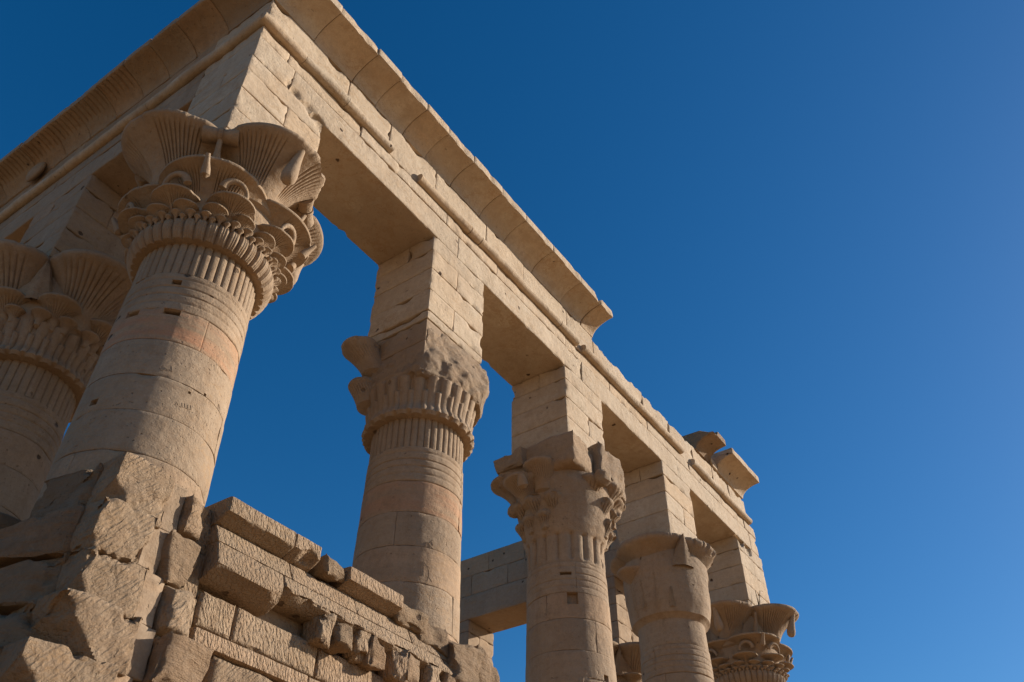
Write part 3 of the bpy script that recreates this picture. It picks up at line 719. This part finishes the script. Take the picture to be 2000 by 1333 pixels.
for i, (a, b) in enumerate(zip(jo[:-1], jo[1:])):
    bt = [(10.12, -.72, 16.6, .34)] if b > 10 else []
    cornice_block(a, b, ent, 'x', a == 0, 20+i, bt)

# loose cornice stones still standing on the broken top
f1 = cornice_block(10.06, 10.62, None, 'x', False, 51, [(10.02, -.74, 16.62, .22)], name='cornice_stone', origin=(10.4, .2, ZJ), chip=.06)
tag(f1, 'small leftover cornice stone standing just past the broken end of the cornice', 'cornice stone', 'loose cornice stones')
f2 = cornice_block(16.35, 17.22, None, 'x', False, 52, [(16.3, -.6, 16.72, .45), (16.6, .1, 16.75, .30), (17.1, -.1, 16.72, .24)], name='cornice_stone', origin=(16.8, .2, ZJ), chip=.08, mat=ROUGH)
tag(f2, 'dark ragged cornice stone on top of the wall, left of the last one', 'cornice stone', 'loose cornice stones')
f3 = cornice_block(17.68, 19.62, None, 'x', False, 53, (), name='cornice_stone', origin=(18.3, .2, ZJ), chip=.03)
tag(f3, 'long smooth cornice stone jutting alone from the far right end', 'cornice stone', 'loose cornice stones')
f4 = MB(); block(f4, 17.24, 17.68, -.06, .8, ZJ-.07, ZJ+.20, .05, chip=.1, big=.05, bites=[(17.2, -.2, 16.3, .2)])
f4 = f4.build('cornice_stone', PALE, None, origin=(17.45, .4, ZJ)); tag(f4, 'low broken stub of cornice between the two jutting cornice stones', 'cornice stone', 'loose cornice stones')

# ------------------------------------------------------------------ entablature of the shaded short side
entL = thing('entablature', (0, 2, H1), 'shaded entablature running off to the left, cornice carved with upright ribs', 'entablature')
mb = MB(); YE = 12.0
jo = [D+.002, 4.9, 10.4, YE]
for a, b in zip(jo[:-1], jo[1:]): block(mb, rnd.uniform(-.004, .004), D, a, b, H1, 14.74, .10, chip=.03)
jo = [D+.002, 3.2, 5.6, 8, 10, YE]
for a, b in zip(jo[:-1], jo[1:]): block(mb, rnd.uniform(-.004, .004), D, a, b, 14.74, H2, .10, chip=.03)
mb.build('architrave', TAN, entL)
torus(entL, [(-.04, 2.9), (2.91, 5.3), (5.31, 9), (9.01, YE)], 'y')
mb = MB(); jo = [D+.002, 3.6, 5.2, 7.1, 9, YE]
for a, b in zip(jo[:-1], jo[1:]): block(mb, rnd.uniform(-.004, .004), D, a, b, H2+.003, ZJ, .12, chip=.03)
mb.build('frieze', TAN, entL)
jo = [0, 1.15, 2.0, 2.75, 3.5, 4.3, 5.1, 5.9, 6.8, 7.9, 9, 10, 11, YE]
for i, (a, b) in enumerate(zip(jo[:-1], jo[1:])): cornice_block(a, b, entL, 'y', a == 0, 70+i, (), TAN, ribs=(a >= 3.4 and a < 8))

# the winged sun disc in the middle of that cornice
mb = MB(); 
b_ = MB(); th = np.linspace(0, 2*np.pi, 48, endpoint=False); ph = np.linspace(.01, np.pi-.01, 24); T, PH = np.meshgrid(th, ph, indexing='ij')
grid(b_, np.stack([-.12+.09*np.sin(PH)*np.cos(T), 6.75+.30*np.sin(PH)*np.sin(T), 16.00+.23*np.cos(PH)], -1), True, .4, flip=True); b_.build('sun_disc', CARVED, entL)

# ------------------------------------------------------------------ far short side
entF = thing('entablature', (18.57, 8, H1), 'distant dark lintel wall seen low between the second and third columns', 'entablature')
mb = MB(); XB = 18.57
for (z0, z1, jo) in ((H1, 15.0, [1.44, 5.0, 7.3, 10.5, 13]), (15.0, 15.72, [1.44, 4.2, 6.4, 8.1, 9.6, 11, 13]), (15.72, 16.42, [1.44, 3.5, 5.6, 7.4, 8.9, 10.2, 13])):
    for a, b in zip(jo[:-1], jo[1:]): block(mb, XB+rnd.uniform(-.006, .006), LEN-.05, a, b, z0, z1, .14, chip=.04)
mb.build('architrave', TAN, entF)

# ------------------------------------------------------------------ screen wall between the first and second column
wall = thing('screen_wall', (3.4, 0, 0), 'low rough screen wall with broken ledges joining the two nearest columns', 'wall')
YW = -.15
mb = MB(); block(mb, 1.30, 5.75, -.02, .62, 0, 6.24, .5, tint=.4); block(mb, 1.45, 4.85, -.05, .55, 6.24, 6.66, .15, chip=.05, tint=.6)
mb.build('wall_core', TAN, wall)
mb = MB()                                             # bossed courses under the ledges
for (z0, z1, jo) in ((5.20, 5.58, [1.38, 1.85, 3.08, 4.35, 5.3, 5.8]), ):
    for a, b in zip(jo[:-1], jo[1:]): block(mb, a, b, YW-.05, .3, z0, z1, .05, .03, .022, .04, warp=None)
mb.build('bossed_course', PECK, wall)
mb = MB()
for (z0, z1, jo) in ((4.45, 4.98, [.95, 1.62, 2.75, 4.0, 5.4]), (3.9, 4.44, [.9, 2.0, 3.2, 4.6, 5.6]), (3.3, 3.89, [.9, 1.7, 3.0, 4.4, 5.6])):
    for a, b in zip(jo[:-1], jo[1:]): block(mb, a+.02, b-.02, YW-.10+rnd.uniform(-.03, .03), .3, z0, z1, .05, .05, .03, .06, big=.03)
mb.build('bossed_course', CHIS, wall)
def ledge(name, a, b, zl0, zl1, zi, ylip, yin, bites=(), seed=1, mat=PECK, chip=.03, ytop=None):
    """a projecting ledge: lip, sloping underside, back to the wall"""
    yt = ylip if ytop is None else ytop
    m = MB(); pts = [(yin+.25, zi), (yin, zi)]+[(yin+(ylip-yin)*t, zi+(zl0-zi)*t) for t in (.25, .5, .75, .93)]+[(ylip, zl0), (ylip-.004, zl0+.02), (ylip+(yt-ylip)*.5, (zl0+zl1)/2), (yt, zl1-.012), (yt+.008, zl1), (yt+.10, zl1+.003), (yin+.25, zl1+.004)]
    pr = np.array(pts); n = max(6, int((b-a)/.04)); s = np.array([a, a+.012]+list(np.linspace(a+.03, b-.03, n))+[b-.012, b])
    U, Yy = np.meshgrid(s, pr[:, 0], indexing='ij'); Zz = np.tile(pr[:, 1], (len(s), 1))
    N = np.stack([U, Yy, Zz], -1); lw = np.exp(-np.abs(np.arange(len(pr))-6)/1.3)
    e = chip*np.clip(fbm(N, 5, seed, 4)-.05, 0, 1)*2*lw[None, :]
    ins = np.zeros(len(s)); ins[0] = ins[-1] = .02; ins[1] = ins[-2] = .004
    Yy = Yy+e+ins[:, None]+.008*fbm(N, 7, seed+2, 3); Zz = Zz+e*.8+.006*fbm(N, 6, seed+4, 3)
    P = np.stack([U, Yy, Zz], -1)
    if len(bites): P = bite_apply(P.reshape(-1, 3), bites, seed).reshape(P.shape)
    b0 = m.n; nv = len(pr)+1; P = np.concatenate([P, P[:, :1]], 1); grid(m, P, False, rnd.random())
    m.F.append([b0+j for j in range(nv-1)]); m.F.append([b0+(len(s)-1)*nv+j for j in range(nv-1)][::-1])
    return m.build(name, mat, wall)
YB = -.32; YL = -.39
ledge('upper_ledge', 1.32, 2.30, 6.41, 6.59, 6.315, YL, -.20, seed=3)
ledge('upper_ledge', 2.305, 2.72, 6.42, 6.59, 6.315, YL, -.20, [(2.55, -.44, 6.30, .19)], seed=4)
ledge('upper_ledge', 3.22, 4.22, 6.40, 6.57, 6.315, YL, -.20, seed=5)
for (p_, r_, s_) in (((3.02, -.20, 6.46), (.20, .15, .11), 15), ((4.52, -.19, 6.42), (.27, .15, .12), 17), ((4.98, -.14, 6.32), (.30, .15, .16), 18)):
    m = MB(); chunk(m, p_, r_, s_, .35, .35); m.build('broken_ledge', ROUGH, wall)
mb = MB(); jo = [1.33, 2.42, 3.50, 4.52, 5.55]        # the plain band between the ledges
def bw(P, q):
    P = P.copy(); P[:, 1] += .115*q[:, 2]*(1-q[:, 1]); return P
for a, b in zip(jo[:-1], jo[1:]): block(mb, a, b, YB, .3, 6.075, 6.32, .04, .010, .008, .03, warp=bw)
mb.build('band', PECK, wall)
ledge('lower_ledge', 1.33, 2.28, 5.78, 6.068, 5.66, -.40, YW, [(2.28, -.46, 5.72, .16)], seed=7, ytop=YB-.006)
bl = [(2.3+.20*i+rnd.uniform(-.06, .06), -.43+rnd.uniform(-.04, .04), 5.81+rnd.uniform(-.06, .03), rnd.uniform(.07, .15)) for i in range(16)]
ledge('lower_ledge', 2.285, 5.50, 5.88, 6.068, 5.80, -.39, YB+.12, bl, seed=8, mat=PECK, chip=.10, ytop=YB-.006)
for i, (x, wd) in enumerate(((3.00, .10), (3.24, .12), (3.62, .10), (3.86, .13), (4.30, .11), (4.52, .12), (4.95, .13), (5.30, .14))):
    m = MB(); chunk(m, (x, -.22-.02*(i % 2), 5.72), (wd*1.15, .17, .19), 60+i, .26, .34); m.build('broken_stump', ROUGH if i % 2 else PECK, wall)
ledge('string_course', 1.33, 2.9, 4.99, 5.14, 4.97, -.30, YW-.04, seed=9)
ledge('string_course', 2.905, 5.4, 4.99, 5.14, 4.97, -.29, YW-.04, seed=10)

# the end of the wall at the second column
jam = thing('broken_jamb', (6.3, 0, 0), 'small broken jamb stub standing against the foot of the second column at right', 'broken jamb')
for k, (x, y, z, r, s) in enumerate(((5.62, -.22, 6.1, (.28, .2, .32), 21), (5.75, -.2, 5.5, (.26, .2, .34), 22), (6.35, .02, 6.28, (.25, .22, .28), 23), (6.5, .0, 5.8, (.24, .22, .30), 24), (6.4, .05, 5.3, (.28, .25, .34), 25))):
    m = MB(); chunk(m, (x, y, z), r, s, .35, .32); m.build('stone_block', ROUGH, jam)

# ------------------------------------------------------------------ ruined corner pier round the first column
pier = thing('corner_pier', (.3, .3, 0), 'stepped ruin of rough broken blocks wrapped round the foot of the corner column', 'ruined wall')
def boss(x0, x1, z0, z1, y, seed, big=.05, mat=CHIS, depth=.9, bites=(), lean=.0, xl=0.0, chip=.08, skew=0.0):
    m = MB()
    def wp(P, q):
        P = P.copy(); f = 1-q[:, 1]
        wob = .16*fbm(P, 2.4, seed+40, 4)
        P[:, 1] += lean*(1-q[:, 2])*f
        P[:, 0] -= skew*q[:, 1]**.8*(1-q[:, 0])
        P[:, 2] -= .40*skew*q[:, 1]*q[:, 2]
        cut = np.clip(xl-q[:, 0]-.62*q[:, 2]+wob, 0, 1)          # the lower left of the face has split away
        P[:, 1] += .95*cut*f
        P[:, 2] -= (.10*np.clip(.35-q[:, 0], 0, 1)+.05*(1-q[:, 1])*0)*q[:, 2]*(xl > 0)
        return P
    block(m, x0, x1, y, y+depth, z0, z1, .026 if mat is not TAN else .07, .012, .022, chip, seed, big=big, warp=wp, bites=bites, cf=4.5)
    return m.build('stone_block', mat, pier)
ZC = [6.50, 5.95, 5.46, 4.96, 4.47, 3.95, 3.4]
mains = [(.03, .66), (-.01, .57), (-.01, .66), (-.10, .70), (-.28, .60), (-.35, .60)]
for k in range(6):
    zt, zb = ZC[k], ZC[k+1]; a, b = mains[k]; y = -.30-.025*k
    boss(a, b+.01, zb-.03, zt+.02, y, 100+k, .055, CHIS, 1.0, (), lean=.03, xl=(.34, .16, .32, .56, .42, .4)[k])
    boss(b-.02, b+.24, zb, zt, y+.09, 120+k, .015, TAN, .5, chip=.03)
    boss(b+.22, 1.36, zb, zt, y+.17, 320+k, .03, PECK, .5, chip=.04)
    lw, lh, ly = ((.13, .20, .26), (.20, .23, .24), (.18, .24, .25), (.27, .25, .16), (.2, .22, .2), (.2, .2, .2))[k]
    m = MB(); chunk(m, (b+.24+lw, y+ly, (zt+zb)/2-.02), (lw, .22, lh), 240+k, .34, .26, rot=8); m.build('stone_block', ROUGH if k % 2 else CHIS, pier)
    # shaded flank towards the short side
    boss(a-.03, a+.9, zb-.03, zt-.02, y+.34, 160+k, .07, ROUGH, (.72, 1.0, 1.4, 1.6, 1.7, 1.7)[k], [], chip=.12, skew=(.16, .42, .55, .62, .62, .62)[k])
m = MB(); block(m, .1, 1.3, .2, 1.6, 0, 6.3, .5, tint=.4); m.build('pier_core', TAN, pier)

wl = thing('screen_wall', (.2, 3, 0), 'shaded screen wall of the short side at the lower left corner', 'wall')
mb = MB(); masonry(mb, -.12, .6, 1.55, 4.3, [0, 1.2, 2.4, 3.3, 3.9, 4.45, 4.95, 5.45, 5.95, 6.35], 'y', (.8, 1.3), .12, .03, rough=.02, chip=.08, big=.03); mb.build('wall_face', ROUGH, wl)

# ------------------------------------------------------------------ a dry twig growing on the far corner capital
m = MB()
tw = np.array((18.75, -.12, 12.02))
for dx, dz, bend in ((.12, .62, .10), (-.05, .45, -.14), (.02, .35, .02)):
    pts = [tw+np.array((dx*t+bend*t*t, -.05*t, dz*t)) for t in np.linspace(0, 1, 8)]; tube(m, pts, np.linspace(.018, .006, 8), 6)
o = m.build('dry_plant', TWIG, None, origin=tuple(tw)); tag(o, 'thin dry forked twig sprouting on top of the far right capital', 'plant')
